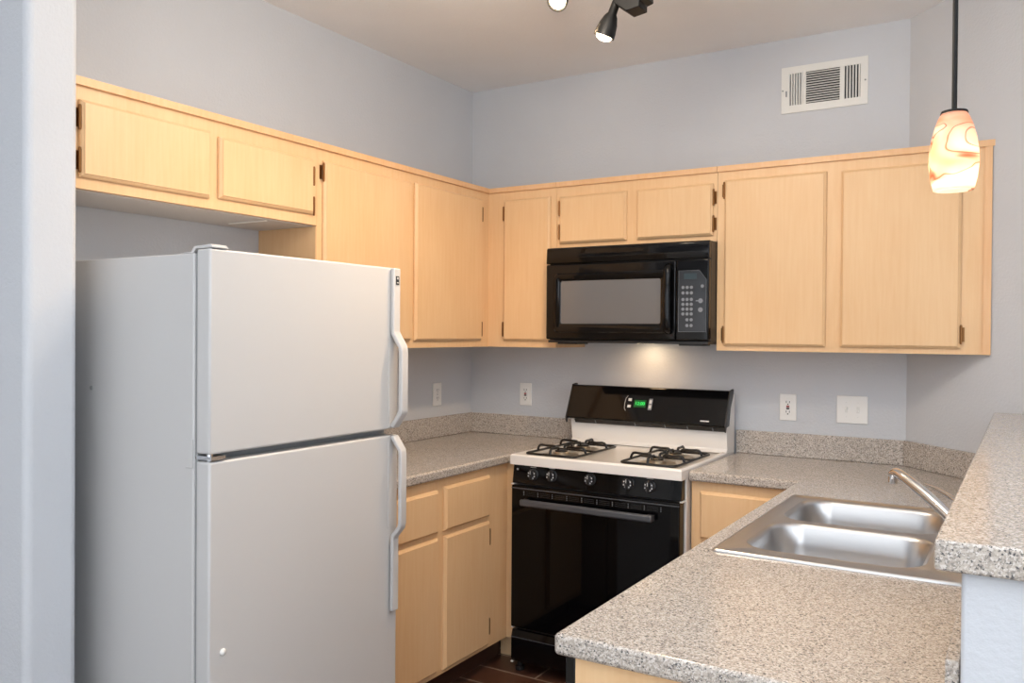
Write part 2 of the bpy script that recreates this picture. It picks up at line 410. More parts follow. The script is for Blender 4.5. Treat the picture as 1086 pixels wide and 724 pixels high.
# ---------------------------------------------------------------- counters
def slab(name, pts, z0, z1, parent, hole=None, rounded=.008):
    bm = bmesh.new()
    def loop(ps, z): return [bm.verts.new((x, y, z)) for x, y in ps]
    def edges(vs): return [bm.edges.new((vs[i], vs[(i+1) % len(vs)])) for i in range(len(vs))]
    for z in (z0, z1):
        A = loop(pts, z); E_ = edges(A)
        if z == z0: LA = A
        else: UA = A
        if hole:
            B = loop(hole, z); E_ += edges(B)
            if z == z0: LB = B
            else: UB = B
        bmesh.ops.triangle_fill(bm, edges=E_, use_beauty=True)
    for L_, U_ in ([(LA, UA)] + ([(LB, UB)] if hole else [])):
        for i in range(len(L_)):
            j = (i+1) % len(L_); bm.faces.new((L_[i], L_[j], U_[j], U_[i]))
    return add(name, bm, M_lam, parent, bevel=rounded, seg=3)
BT = .0181
k1 = thing('countertop', 'warm speckled laminate countertop running into the corner left of the range', 'countertop', (.3, -.8, CT))
slab('top', [(.001, -.001), (.679, -.001), (.679, -.635), (.635, -.635), (.635, -1.52), (.001, -1.52)], CB, CT, k1)
add('backsplash', box(.001, BT, -1.52, -.001, CT+.0005, 1.016), M_lam, k1, bevel=.002)
add('backsplash', box(BT+.0005, .679, -BT, -.001, CT+.0005, 1.016), M_lam, k1, bevel=.002)
k2 = thing('countertop', 'pale grey speckled laminate countertop holding the steel sink on the peninsula', 'countertop', (2.1, -1.4, CT))
RX0, RX1, RY0, RY1 = 1.905, 2.462, -1.774, -.936
slab('top', [(1.4455, -.001), (X2-.001, -.001), (XH-.002, -.3545), (XH-.002, YP), (XP, YP), (XP, -.635), (1.4455, -.635)], CB, CT, k2,
     hole=[(RX0+.02, RY0+.02), (RX1-.02, RY0+.02), (RX1-.02, RY1-.02), (RX0+.02, RY1-.02)])
q = BT*.4142; s2 = math.sqrt(.5)*BT
bx = X2 - q
add('backsplash', prism([(1.4455, -.001), (X2-.001, -.001), (bx, -BT), (1.4455, -BT)], CT+.0005, 1.016), M_lam, k2, bevel=.002)
xe = XH-.0025
add('backsplash', prism([(X2-.0005, -.0012), (xe, -(xe-X2)-.0012), (xe, -(xe-X2)-.0266), (bx+.0005, -BT-.0002)], CT+.0005, 1.016), M_lam, k2, bevel=.002)
add('backsplash', box(XH-.019, XH-.002, YE+.02, -.381, CT+.0005, 1.016), M_lam, k2, bevel=.002)
k3 = thing('bar_top', 'raised speckled laminate bar top on the half wall at the right', 'countertop', (2.66, -1.5, BARZ))
slab('top', [(2.461, -.428), (2.461, -2.577), (2.90, -2.577), (2.90, -.5225), (XT-.002, -.5225), (2.564, -.428)], BARZ-.040, BARZ, k3, rounded=.004)

# ---------------------------------------------------------------- refrigerator
fr = thing('refrigerator', 'white top-freezer refrigerator with curved white handles against the left wall', 'refrigerator', (.4, -1.96, 0))
FY0, FY1, FX = -2.340, -1.585, .780
add('body', box(.03, .718, FY0, FY1, .03, 1.642), M_fridge, fr, bevel=.005, seg=3)
add('gasket', box(.7185, .7275, FY0+.006, FY1-.006, .06, 1.640), M_gasket, fr)
fd = add('freezer_door', box(.728, FX, FY0, FY1, 1.124, 1.652), M_fridge, fr, bevel=.006, seg=3)
rd = add('refrigerator_door', box(.728, FX, FY0, FY1, .10, 1.104), M_fridge, fr, bevel=.006, seg=3)
add('toe_grille', box(.66, .735, FY0+.01, FY1-.01, .02, .09), M_gasket, fr)
bm = bmesh.new()
for y in (FY0+.03, FY1-.05):
    for x in (.10, .64): lathe([(0, 0), (.018, 0), (.018, .0295), (0, .0295)], (x, y, 0), bm=bm, seg=12)
add_each('foot', bm, M_slot, fr)
bm = prism_y([(.66, 1.6425), (.66, 1.645), (.700, 1.646), (.712, 1.660), (.775, 1.663), (.782, 1.658), (.782, 1.6535), (.72, 1.6535), (.708, 1.6425)], FY0+.004, FY0+.055)
add('hinge_cover', bm, M_fridge, fr, bevel=.0015)
bm = box(.700, .782, FY0+.004, FY0+.05, 1.109, 1.1185); tube([(.755, FY0+.02, 1.1045), (.755, FY0+.02, 1.1235)], .009, bm)
add('hinge', bm, M_chrome, fr)
add('hinge_bracket', box(.690, .7175, FY0-.003, FY0-.0005, 1.085, 1.16), M_fridge, fr, bevel=.001)
def handle_strip(name, parent, path, y0, y1, th):
    """path (x offset from the door, z); ribbon of thickness th and width y0..y1"""
    P = [Vector((a, b_)) for a, b_ in path]; outer = []; inner = []
    for i, p in enumerate(P):
        t = (P[min(i+1, len(P)-1)] - P[max(i-1, 0)]).normalized(); nrm = Vector((-t.y, t.x))
        if nrm.x < 0: nrm = -nrm
        outer.append(p + nrm*th/2); inner.append(p - nrm*th/2)
    pts = [(FX+v.x, v.y) for v in outer] + [(FX+v.x, v.y) for v in inner[::-1]]
    return add(name, prism_y(pts, y0, y1), M_fridge, parent, bevel=.004, seg=3)
def smooth2(path): return [(v.x, v.y) for v in spline([(a, b_, 0) for a, b_ in path], 4)]
add('screw', lathe([(.007, 0), (.006, .002), (0, .0025)], (.275, FY0, 1.276), (0, -1, 0), seg=12), M_gasket, fr)
hd = handle_strip('handle', fd, [(.009, 1.650), (.009, 1.448), (.012, 1.436), (.040, 1.395), (.044, 1.380), (.044, 1.190), (.042, 1.178), (.008, 1.132)], -1.628, -1.594, .016)
add('badge', box(FX+.0172, FX+.0190, -1.619, -1.604, 1.596, 1.624), M_slot, hd)['label'] = 'small black badge'
bm = lathe([(0, .0190), (.004, .0190), (.004, .0196), (0, .0198)], (FX, -1.6115, 1.617), (1, 0, 0), seg=12)
box(FX+.019, FX+.0196, -1.616, -1.607, 1.601, 1.604, bm); add('badge_mark', bm, M_mark, fd)
handle_strip('handle', rd, [(.008, 1.102), (.042, 1.058), (.044, 1.045), (.044, .820), (.040, .806), (.014, .775), (.012, .762), (.012, .530)], -1.628, -1.598, .014)
bm = box(FX+.0, FX+.002, -1.632, -1.590, 1.13, 1.42); add('handle_recess', bm, M_fridge, fd)
bm = box(FX+.0, FX+.002, -1.632, -1.590, .80, 1.10); add('handle_recess', bm, M_fridge, rd)
add('button', lathe([(.009, 0), (.009, .003), (.006, .006), (0, .007)], (FX, -2.296, .607), (1, 0, 0), seg=16), M_plate, rd, smooth=True)['label'] = 'small round cream plug low on the door'

# ---------------------------------------------------------------- gas range
XS = .6815; XE = 1.4425; RF = -.70
rg = thing('gas_range', 'white and black gas range with five knobs between the two counters', 'stove', (1.06, -.35, 0))
add('body', box(XS+.001, XE-.001, -.645, -.03, .06, .885), M_enamel, rg, bevel=.003)
# cooktop with raised rim and a bevelled sunken field
bm = bmesh.new()
rings = []
for ins, z in ((0, .884), (0, .922), (.006, .928), (.022, .928), (.034, .922)):
    rings.append([bm.verts.new(p) for p in ((XS-.001+ins, RF-.006+ins, z), (XE+.001-ins, RF-.006+ins, z), (XE+.001-ins, -.10-ins*.3, z), (XS-.001+ins, -.10-ins*.3, z))])
bm.faces.new(rings[0][::-1]); bm.faces.new(rings[-1])
for A, B in zip(rings, rings[1:]):
    for k in range(4): bm.faces.new((A[k], A[(k+1) % 4], B[(k+1) % 4], B[k]))
ck = add('cooktop', bm, M_enamel, rg, bevel=.002)
# backguard: white riser and black control fascia
add('backguard', prism_x([(-.150, .924), (-.135, .94), (-.150, 1.03), (-.10, 1.18), (-.03, 1.18), (-.03, .886), (-.0995, .886), (-.0995, .924)], XS, XE), M_enamel, rg, bevel=.003)
fc = add('control_fascia', prism_x([(-.188, 1.048), (-.186, 1.040), (-.160, 1.036), (-.12, 1.04), (-.085, 1.17), (-.072, 1.185), (-.072, 1.192), (-.115, 1.196), (-.124, 1.192)], XS-.004, XE+.004), M_black, rg, bevel=.003)
for x in (XS-.007, XE+.0035):
    add('end_cap', prism_x([(-.194, 1.044), (-.186, 1.018), (-.178, 1.018), (-.172, 1.035), (-.08, 1.17), (-.07, 1.20), (-.09, 1.202), (-.122, 1.198)], x, x+.0045), M_blackmat, rg, bevel=.001)
add('vent_strip', prism_x([(-.172, 1.0365), (-.158, 1.018), (-.152, 1.018), (-.152, 1.0365)], XS+.03, XE-.004), M_blackmat, rg)
def fas(uu, vv, ww):   # point on the leaning fascia; vv 0..1 up, ww outward
    a = Vector((0, -.188, 1.048)); b_ = Vector((0, -.124, 1.192)); nrm = Vector((0, -.144, -.064)).normalized() * 1
    nrm = Vector((0, -.9138, .4061))
    p = a + (b_-a)*vv + nrm*ww; return Vector((uu, p.y, p.z))
def fas_box(x0, x1, v0, v1, w0, w1, bm=None):
    bm = bm or bmesh.new()
    vs = [bm.verts.new(fas(x, v_, w_)) for w_ in (w0, w1) for x, v_ in ((x0, v0), (x1, v0), (x1, v1), (x0, v1))]
    for qd in ((0, 3, 2, 1), (4, 5, 6, 7), (0, 1, 5, 4), (1, 2, 6, 5), (2, 3, 7, 6), (3, 0, 4, 7)): bm.faces.new([vs[i] for i in qd])
    return bm
add('clock_display', fas_box(1.012, 1.070, .40, .62, .0008, .0022), M_greenbg, fc)
bm = text_bm('12:00', .022, lambda x, y, z: fas(1.041+x, .51+y/.1576, .0026+z)); add('clock_digits', bm, M_green, fc)
bm = bmesh.new()
for v_ in (.38, .58): fas_box(.982, .998, v_, v_+.08, .0008, .003, bm)
add_each('clock_button', bm, M_mark, fc)
bm = tube([fas(.976, .28, .001), fas(.968, .35, .001), fas(.966, .5, .001), fas(.968, .66, .001), fas(.976, .74, .001)], .0012, seg=6)
add('clock_bezel', bm, M_mark, fc)
bm = bmesh.new(); fas_box(1.083, 1.101, .33, .68, .0008, .002, bm); add_each('clock_button', bm, M_key, fc, bevel=.0006)
bm = bmesh.new(); fas_box(1.0865, 1.0975, .38, .48, .002, .003, bm); fas_box(1.0865, 1.0975, .53, .63, .002, .003, bm); add_each('button_mark', bm, M_mark, fc)
add('label_strip', fas_box(1.335, 1.375, .08, .12, .0006, .0012), M_mark, fc)
bm = bmesh.new()
for x in (.82, 1.02, 1.165, 1.27, 1.385): 
    prism_x([(-.1735, 1.034), (-.162, 1.0195), (-.1605, 1.0195), (-.1715, 1.0355)], x, x+.004, bm)
add_each('vent_rib', bm, M_key, rg)
# control panel with knobs
CP0, CP1 = (RF+.010, .803), (RF+.022, .884)
add('control_panel', prism_x([(CP0[0], CP0[1]), (CP1[0], CP1[1]), (-.646, .884), (-.646, .803)], XS+.002, XE-.006), M_black, rg, bevel=.002)
def cpf(x, z, w_=0):
    t = (z-CP0[1])/(CP1[1]-CP0[1]); return Vector((x, CP0[0]+(CP1[0]-CP0[0])*t-w_, z))
KX = [(.783, .846), (.872, .849), (1.049, .851), (1.217, .852), (1.307, .848)]
for x, z in KX:
    kn = add('knob', lathe([(.0, 0), (.0255, 0), (.0255, .004), (.0225, .006), (.0205, .016), (.0, .017)], cpf(x, z, .0005), (0, -1, .1), seg=28), M_blackmat, rg, smooth=True, ang=30)
    g_ = lathe([(.0125, .0172), (.0215, .0062), (.0228, .0064), (.0135, .0180)], cpf(x, z, .0005), (0, -1, .1), seg=28, closed=True)
    add('knob_ring', g_, M_key, kn, smooth=True)
    p = cpf(x, z, .016); add('knob_grip', box(x-.0055, x+.0055, p.y-.012, p.y+.004, z-.020, z+.020), M_blackmat, kn, bevel=.002)
    bm = box(x-.001, x+.001, p.y-.0128, p.y-.0119, z+.004, z+.018)
    for a in (30, 70, 110, 150, 200, 240, 300, 340):
        ax_, az_ = math.cos(math.radians(a))*.0155, math.sin(math.radians(a))*.0155
        if abs(ax_) > .006: box(x+ax_-.0022, x+ax_+.0022, p.y-.0024, p.y-.0006, z+az_-.0022, z+az_+.0022, bm)
    add('knob_mark', bm, M_knobmark, kn)
bm = bmesh.new()
for x, z in KX: box(x-.016, x+.012, cpf(x, z+.03).y-.0006, cpf(x, z+.03).y+.002, z+.0275, z+.0305, bm)
box(.700, .709, cpf(.7, .86).y-.0006, cpf(.7, .86).y+.002, .858, .866, bm)
add_each('control_mark', bm, M_mark, rg)
# oven door, handle, vent slots, drawer
od = add('oven_door', box(XS+.004, XE-.008, RF-.0, -.646, .192, .797), M_blackglass, rg, bevel=.005, seg=3)
add('trim_strip', box(XS+.006, XE-.010, RF-.003, RF-.0005, .783, .787), M_handle, od)
bm = bmesh.new()
for i in range(10):
    x = .745 + i*.068
    for z in (.757, .764, .771): box(x, x+.004, RF-.0012, RF+.001, z, z+.0035, bm)
add_each('vent_mark', bm, M_key, od)
bm = bmesh.new()
for i in range(9):
    x = .757 + i*.068
    for z in (.757, .764, .771): box(x, x+.046, RF-.0008, RF+.001, z, z+.0025, bm)
add_each('vent_slot', bm, M_blackmat, od)
hb = bmesh.new(); box(.746, 1.336, RF-.040, RF-.020, .718, .746, hb)
ho = add('handle', hb, M_handle, od, bevel=.007, seg=3)
bm = box(.749, .773, RF-.020, RF-.0005, .722, .742); box(1.306, 1.333, RF-.020, RF-.0005, .720, .742, bm)
add_each('handle_post', bm, M_handle, ho)
add('drawer', prism_x([(-.690, .180), (-.700, .150), (-.700, .060), (-.690, .045), (-.646, .045), (-.646, .180)], XS+.006, XE-.008), M_black, rg, bevel=.003)
add('trim_strip', box(XS+.008, XE-.010, RF-.002, RF+.004, .148, .151), M_handle, rg)
bm = bmesh.new()
for x in (.71, 1.41):
    for y in (-.66, -.08): lathe([(0, 0), (.02, 0), (.02, .018), (.012, .019), (.012, .0595), (0, .0595)], (x, y, 0), bm=bm, seg=12)
add_each('foot', bm, M_blackmat, rg)
bm = box(XS+.004, XS+.016, -.700, -.690, .040, .0445); box(XS+.001, XS+.012, -.697, -.648, .798, .8025, bm); box(XE-.012, XE-.001, -.690, -.648, .798, .8025, bm); box(XS+.001, XS+.010, -.690, -.648, .183, .190, bm)
add_each('corner_clip', bm, M_plate, rg)
# burners and grates
def grate(x0, x1, y0, y1):
    z0, zt = .9285, .957
    bm = bmesh.new(); R = .0054
    fr_ = [(x, y, z0+.004) for x, y in rrect(x0, x1, y0, y1, .018, 3)]; tube(fr_+[fr_[0]], R, bm, 8)
    xm, ym = (x0+x1)/2, (y0+y1)/2
    tube([(x0, ym, z0+.004), (x1, ym, z0+.004)], R*.8, bm, 8)
    for cy in ((y0+ym)/2, (ym+y1)/2):
        hy = (ym-y0)/2
        for dx, dy in ((1, 0), (-1, 0), (0, 1), (0, -1)):
            ex = xm+dx*(x1-x0)/2; ey = cy+dy*hy
            a = Vector((ex, ey, z0+.004)); b_ = Vector((ex-dx*.012, ey-dy*.012, zt)); c_ = Vector((xm+dx*.032, cy+dy*.032, zt)); d2 = Vector((xm+dx*.026, cy+dy*.026, zt-.010))
            tube(spline([a, b_, (b_+c_)/2, c_, d2], 3), R, bm, 8)
    g = add('grate', bm, M_iron, ck, smooth=True, ang=60)
    for cy in ((y0+ym)/2, (ym+y1)/2):
        bo = add('burner_bowl', lathe([(.074, .9225), (.076, .9255), (.069, .9265), (.045, .9235), (.0, .9232)], (xm, cy, 0), seg=36), M_burner, ck, smooth=True)
        add('burner', lathe([(.0, .924), (.032, .924), (.034, .934), (.028, .938), (.0, .938)], (xm, cy, 0), seg=28), M_burner, ck, smooth=True, ang=30)
        add('burner_cap', lathe([(.0, .9382), (.026, .9382), (.027, .942), (.022, .944), (0, .9445)], (xm, cy, 0), seg=28), M_iron, ck, smooth=True, ang=30)
grate(.742, .975, -.680, -.265)
grate(1.178, 1.408, -.680, -.265)

# ---------------------------------------------------------------- microwave
mw = thing('microwave', 'black over-the-range microwave hung beneath the low maple cabinet', 'microwave', (1.06, -.2, 1.406))
MF = -.404
add('body', box(.683, 1.441, -.372, -.002, 1.412, 1.829), M_blackmat, mw, bevel=.003)
add('vent_grille', prism_x([(-.373, 1.756), (MF+.002, 1.756), (MF, 1.76), (MF+.004, 1.822), (MF+.012, 1.829), (-.373, 1.829)], .682, 1.442), M_black, mw, bevel=.003)
md = add('door', box(.682, 1.300, MF, -.3725, 1.416, 1.752), M_black, mw, bevel=.006, seg=3)
def rr_xz(x0, x1, z0, z1, rad, y0, y1): return prism_y(rrect(x0, x1, z0, z1, rad, 5), y0, y1)
# raised bezel around the window
bm = bmesh.new(); o_ = rrect(.722, 1.262, 1.445, 1.712, .02, 5); i_ = rrect(.760, 1.234, 1.486, 1.676, .008, 5)
L0 = [bm.verts.new((x, MF-.0005, z)) for x, z in o_]; L1 = [bm.verts.new((x*.992+1.0*.008, MF-.006, z)) for x, z in rrect(.727, 1.257, 1.45, 1.707, .02, 5)]
L2 = [bm.verts.new((x, MF-.006, z)) for x, z in rrect(.752, 1.242, 1.478, 1.684, .01, 5)]; L3 = [bm.verts.new((x, MF-.002, z)) for x, z in i_]; L4 = [bm.verts.new((x, MF-.0005, z)) for x, z in i_]
for A, B in ((L0, L1), (L1, L2), (L2, L3), (L3, L4), (L4, L0)):
    for k in range(len(A)): bm.faces.new((A[k], A[(k+1) % len(A)], B[(k+1) % len(A)], B[k]))
add('bezel', bm, M_black, md, smooth=True, ang=30)
add('window', rr_xz(.759, 1.235, 1.485, 1.677, .006, MF-.0022, MF-.0006), M_mwglass, md)
hp = [(1.272, MF-.002, 1.728), (1.272, MF-.022, 1.712), (1.272, MF-.030, 1.66), (1.272, MF-.032, 1.59), (1.272, MF-.030, 1.52), (1.272, MF-.022, 1.468), (1.272, MF-.002, 1.452)]
ho = tube(spline(hp, 4), .0125, seg=14); 
for v in ho.verts: v.co.x = 1.272+(v.co.x-1.272)*1.35
add('handle', ho, M_black, md, smooth=True)
cpn = add('control_panel', box(1.302, 1.442, MF, -.3725, 1.416, 1.752), M_black, mw, bevel=.005, seg=3)
bm = prism_y([(1.314, 1.452), (1.432, 1.452), (1.432, 1.668), (1.402, 1.706), (1.314, 1.706)], MF-.0014, MF-.0004)
ov = add('keypad', bm, M_panel, cpn)
bm = tube([(x, MF-.0016, z) for x, z in ((1.314, 1.452), (1.432, 1.452), (1.432, 1.668), (1.402, 1.706), (1.314, 1.706), (1.314, 1.452))], .0008, seg=5); add('keypad_outline', bm, M_key, cpn)
add('display', box(1.337, 1.392, MF-.0022, MF-.0014, 1.670, 1.694), M_disp, cpn)
bm = bmesh.new()
for r_, z in enumerate((1.636, 1.613, 1.586, 1.566, 1.546, 1.526, 1.502, 1.478)):
    for c_, x in enumerate((1.333, 1.351, 1.369)):
        if r_ >= 6 and c_ == 0: continue
        lathe([(.0, .0), (.0068, 0), (.0068, .0006), (0, .0006)], (x, MF-.0015, z), (0, -1, 0), bm=bm, seg=14)
for x, z, rr in ((1.408, 1.580, .010), (1.408, 1.543, .010), (1.415, 1.640, .007)): lathe([(.0, .0), (rr, 0), (rr, .0006), (0, .0006)], (x, MF-.0015, z), (0, -1, 0), bm=bm, seg=16)
box(1.388, 1.402, MF-.0021, MF-.0015, 1.578, 1.582, bm)
add_each('keypad_button', bm, M_key, cpn)
add('bottom_plate', box(.690, 1.438, -.395, -.01, 1.4005, 1.4115), M_blackmat, mw)
bm = box(.72, .82, -.36, -.25, 1.3935, 1.400); box(1.30, 1.40, -.36, -.25, 1.3935, 1.400, bm); add_each('grease_filter', bm, M_blackmat, mw)
add('surface_lamp', box(1.00, 1.09, -.10, -.05, 1.397, 1.400), M_bulb, mw)
lamp('microwave_surface_light', 'AREA', (1.04, -.15, 1.394), .55, (1, .62, .32), (0, 0, 0), .08, .04)

# ---------------------------------------------------------------- sink and faucet
sk = thing('sink', 'stainless steel double-bowl drop-in sink set in the peninsula counter', 'sink', (2.18, -1.35, CT))
ZD = .9185
def basin_loops(x0, x1, y0, y1):
    out = []
    for ins, z, rad in ((-.006, ZD, .082), (0.0, ZD-.003, .078), (.006, ZD-.012, .075), (.014, ZD-.06, .07), (.022, ZD-.125, .065), (.04, ZD-.150, .05), (.075, ZD-.158, .035)):
        out.append([(x, y, z) for x, y in rrect(x0+ins, x1-ins, y0+ins, y1-ins, rad, 8)])
    return out
BAS = [basin_loops(1.960, 2.362, -1.700, -1.362), basin_loops(1.960, 2.362, -1.318, -.982)]
bm = bmesh.new()
def lp(ps): return [bm.verts.new(p) for p in ps]
def ed(vs): return [bm.edges.new((vs[i], vs[(i+1) % len(vs)])) for i in range(len(vs))]
out3 = lp([(x, y, ZD-.0015) for x, y in rrect(RX0+.016, RX1-.016, RY0+.016, RY1-.016, .02, 5)])
E_ = ed(out3)
holes = []
for bl in BAS: h_ = lp(bl[0]); holes.append(h_); E_ += ed(h_)
bmesh.ops.triangle_fill(bm, edges=E_, use_beauty=True)
prev = out3
for ins, z, rad in ((.010, ZD+.002, .018), (.005, ZD+.0025, .016), (.001, ZD-.001, .015), (0, CT+.0005, .015)):
    cur = lp([(x, y, z) for x, y in rrect(RX0+ins, RX1-ins, RY0+ins, RY1-ins, rad, 5)])
    for k in range(len(cur)): bm.faces.new((prev[k], prev[(k+1) % len(cur)], cur[(k+1) % len(cur)], cur[k]))
    prev = cur
add('deck', bm, M_steel, sk, smooth=True, ang=50)
for bl, nm in zip(BAS, ('near', 'far')):
    bm = bmesh.new(); prev = None
    for L_ in bl:
        cur = [bm.verts.new(p) for p in L_]
        if prev:
            for k in range(len(cur)): bm.faces.new((prev[k], prev[(k+1) % len(cur)], cur[(k+1) % len(cur)], cur[k]))
        prev = cur
    bm.faces.new(prev)
    bo = add('basin', bm, M_steel, sk, smooth=True, ang=60)
    cx_, cy_ = (bl[0][0][0]+1.954)/2, sum(p[1] for p in bl[0])/len(bl[0])
    add('drain', lathe([(0, .0015), (.02, .001), (.030, .003), (.043, .004), (.045, .001)], (2.16, cy_, ZD-.158), seg=28), M_chrome, bo, smooth=True)
fa = thing('faucet', 'chrome single-lever faucet with long angled spout behind the sink bowls', 'faucet', (2.412, -1.30, ZD))
add('base', lathe([(0, .0), (.028, 0), (.028, .006), (.024, .012), (.022, .05), (.0, .052)], (2.412, -1.30, ZD+.0005), seg=28), M_chrome, fa, smooth=True, ang=35)
sp = spline([(2.420, -1.315, .945), (2.392, -1.29, .965), (2.345, -1.25, .999), (2.300, -1.21, 1.026), (2.262, -1.175, 1.046), (2.243, -1.155, 1.0515), (2.232, -1.147, 1.044)], 5)
n_ = len(sp); bm = tube(sp, [.0165-.0035*i/n_ for i in range(n_)], seg=16); add('spout', bm, M_chrome, fa, smooth=True)
add('aerator', lathe([(0, -.002), (.0125, -.002), (.0135, .004), (.0135, .019), (0, .020)], (2.234, -1.149, 1.021), seg=20), M_chrome, fa, smooth=True, ang=35)
add('valve_body', lathe([(.0, 0), (.024, 0), (.025, .014), (.019, .026), (0, .029)], (2.418, -1.30, .971), seg=24), M_chrome, fa, smooth=True)
sp = spline([(2.426, -1.285, .992), (2.400, -1.25, 1.005), (2.372, -1.215, 1.015), (2.345, -1.185, 1.022), (2.318, -1.16, 1.026)], 4); n_ = len(sp)
add('lever', tube(sp, [.008-.004*i/n_ for i in range(n_)], seg=10), M_chrome, fa, smooth=True)

# ---------------------------------------------------------------- wall plates, register
def plate(name, label, cat, facing, u_, z_, wd, kind):
    t = thing(name, label, cat, (0, u_, z_-.0575) if facing == 'x' else (u_, 0, z_-.0575), 'wall plates above the counters')
    add('cover_plate', face_box(facing, 0, u_-wd/2, u_+wd/2, z_-.058, z_+.058, .0005, .006), M_plate, t, bevel=.003)
    fb = lambda a, b_, c, d, w0, w1, bm=None: face_box(facing, 0, u_+a, u_+b_, z_+c, z_+d, w0, w1, bm)
    if kind == 'duplex':
        for s_ in (-1, 1):
            rc = add('receptacle', fb(-.014, .014, s_*.020-.014, s_*.020+.014, .006, .0075), M_plate, t, bevel=.001)
            bm = fb(-.008, -.005, s_*.020-.002, s_*.020+.008, .0075, .0079); fb(.005, .008, s_*.020-.002, s_*.020+.008, .0075, .0079, bm); fb(-.002, .002, s_*.020-.010, s_*.020-.006, .0075, .0079, bm)
            add_each('socket_slot', bm, M_key, rc)
        add('screw', fb(-.0025, .0025, -.0025, .0025, .006, .007), M_key, t)
    if kind == 'gfci':
        rc = add('receptacle', fb(-.017, .017, -.034, .034, .006, .008), M_plate, t, bevel=.001)
        bm = bmesh.new()
        for s_ in (-1, 1):
            fb(-.008, -.0055, s_*.021-.002, s_*.021+.007, .008, .0085, bm); fb(.0055, .008, s_*.021-.002, s_*.021+.007, .008, .0085, bm)
            fb(-.0025, .0025, s_*.021-.010, s_*.021-.005, .008, .0085, bm)
        add_each('socket_slot', bm, M_slot, rc)
        add('reset_button', fb(-.0065, .0065, .0005, .0075, .008, .0098), M_red, rc)
        add('test_button', fb(-.0065, .0065, -.0085, -.0015, .008, .0098), M_slot, rc)
    if kind == 'switches':
        for s_ in (-1, 1):
            sw = add('switch_frame', fb(s_*.023-.006, s_*.023+.006, -.013, .013, .006, .0068), M_vent, t)
            add('toggle', fb(s_*.023-.004, s_*.023+.004, .000 if s_ < 0 else -.009, .009 if s_ < 0 else .0, .0068, .015), M_plate, sw, bevel=.001)
            bm = fb(s_*.023-.002, s_*.023+.002, .028, .032, .006, .0068); fb(s_*.023-.002, s_*.023+.002, -.032, -.028, .006, .0068, bm); add_each('screw', bm, M_vent, t)
plate('wall_outlet', 'cream duplex outlet on the left wall beside the refrigerator handle', 'outlet', 'x', -.311, 1.129, .072, 'duplex')
plate('wall_outlet', 'white outlet with dark centre buttons on back wall left of the range', 'outlet', 'y', .344, 1.127, .070, 'gfci')
plate('wall_outlet', 'white outlet with dark centre buttons on back wall right of the range', 'outlet', 'y', 1.669, 1.127, .072, 'gfci')
plate('light_switch', 'wide white double light switch plate right of the outlet', 'light switch', 'y', 1.932, 1.130, .124, 'switches')

vt = thing('wall_register', 'white metal air register with louvers high on the back wall', 'vent', (1.80, 0, 2.40))
VX0, VX1, VZ0, VZ1 = 1.627, 1.980, 2.405, 2.604
fx = lambda t: VX0+(VX1-VX0)*t
fz = lambda t: VZ0+(VZ1-VZ0)*t
bm = bmesh.new()
xs_ = [0, .085, .255, .295, .685, .725, .915, 1]
for a, b_ in ((0, 1), (2, 3), (4, 5), (6, 7)): box(fx(xs_[a]), fx(xs_[b_]), -.006, -.0005, VZ0, VZ1, bm)
for a, b_ in ((1, 2), (3, 4), (5, 6)): box(fx(xs_[a]), fx(xs_[b_]), -.006, -.0005, VZ0, fz(.16), bm); box(fx(xs_[a]), fx(xs_[b_]), -.006, -.0005, fz(.85), VZ1, bm)
bmesh.ops.remove_doubles(bm, verts=bm.verts[:], dist=1e-5)
add('frame', bm, M_vent, vt)
add('duct', box(fx(.07), fx(.93), -.0012, -.0006, fz(.14), fz(.87)), M_slot, vt)
for i in range(13):
    z = fz(.17)+i*(fz(.85)-fz(.17))/13
    bm = prism_x([(-.0015, z+.0075), (-.0015, z+.0065), (-.0055, z+.0020), (-.0055, z+.0032)], fx(.295), fx(.685)); add('louver', bm, M_vent, vt)
for i in range(6):
    for a, b_, sl in ((.085, .255, 1), (.725, .915, 1)):
        x = fx(a)+(i)*(fx(b_)-fx(a))/5.6
        if x > fx(b_)-.004: continue
        k = .0085 if a < .5 else .004
        bm = prism([(x, -.0065), (x+.0045, -.0065), (x+.0045+k*.3, -.0015), (x+k*.3, -.0015)], fz(.16), fz(.85)); add('louver', bm, M_vent, vt)
for x in (fx(.018), fx(.97)): add('screw', lathe([(0, .0062), (.0035, .0062), (.0025, .0078), (0, .008)], (x, 0, fz(.5)), (0, -1, 0), seg=10), M_key, vt)
add('damper_lever', box(fx(.055), fx(.068), -.010, -.006, fz(.36), fz(.48)), M_key, vt)

# ---------------------------------------------------------------- pendant
PX, PY, PZ = 2.3965, -1.4, 2.0
pd = thing('pendant_light', 'marbled alabaster glass pendant light on a black rod over the sink bar', 'pendant lamp', (PX, PY, PZ))
add('rod', tube([(PX, PY, PZ+.004), (PX, PY, H-.02)], .0062, seg=12), M_lampblack, pd, smooth=True)
add('canopy', lathe([(0, -.022), (.05, -.020), (.062, -.004), (.062, -.0005), (0, -.0005)], (PX, PY, H), seg=32), M_lampblack, pd, smooth=True, ang=40)
add('cap', lathe([(0, .006), (.012, .006), (.030, .002), (.032, -.004), (.0, -.004)], (PX, PY, PZ), seg=28), M_lampblack, pd, smooth=True, ang=40)
prof = [(.029, -.003), (.034, -.012), (.043, -.035), (.051, -.065), (.056, -.100), (.057, -.130), (.053, -.165), (.046, -.195)]
inn = [(a-.0045, b_) for a, b_ in prof[::-1]]; inn[0] = (prof[-1][0]-.004, prof[-1][1]+.0005)
M_shade = bpy.data.materials.new('alabaster_glass'); M_shade.use_nodes = True
nt = M_shade.node_tree; n = nt.nodes; l = nt.links; b = n['Principled BSDF']
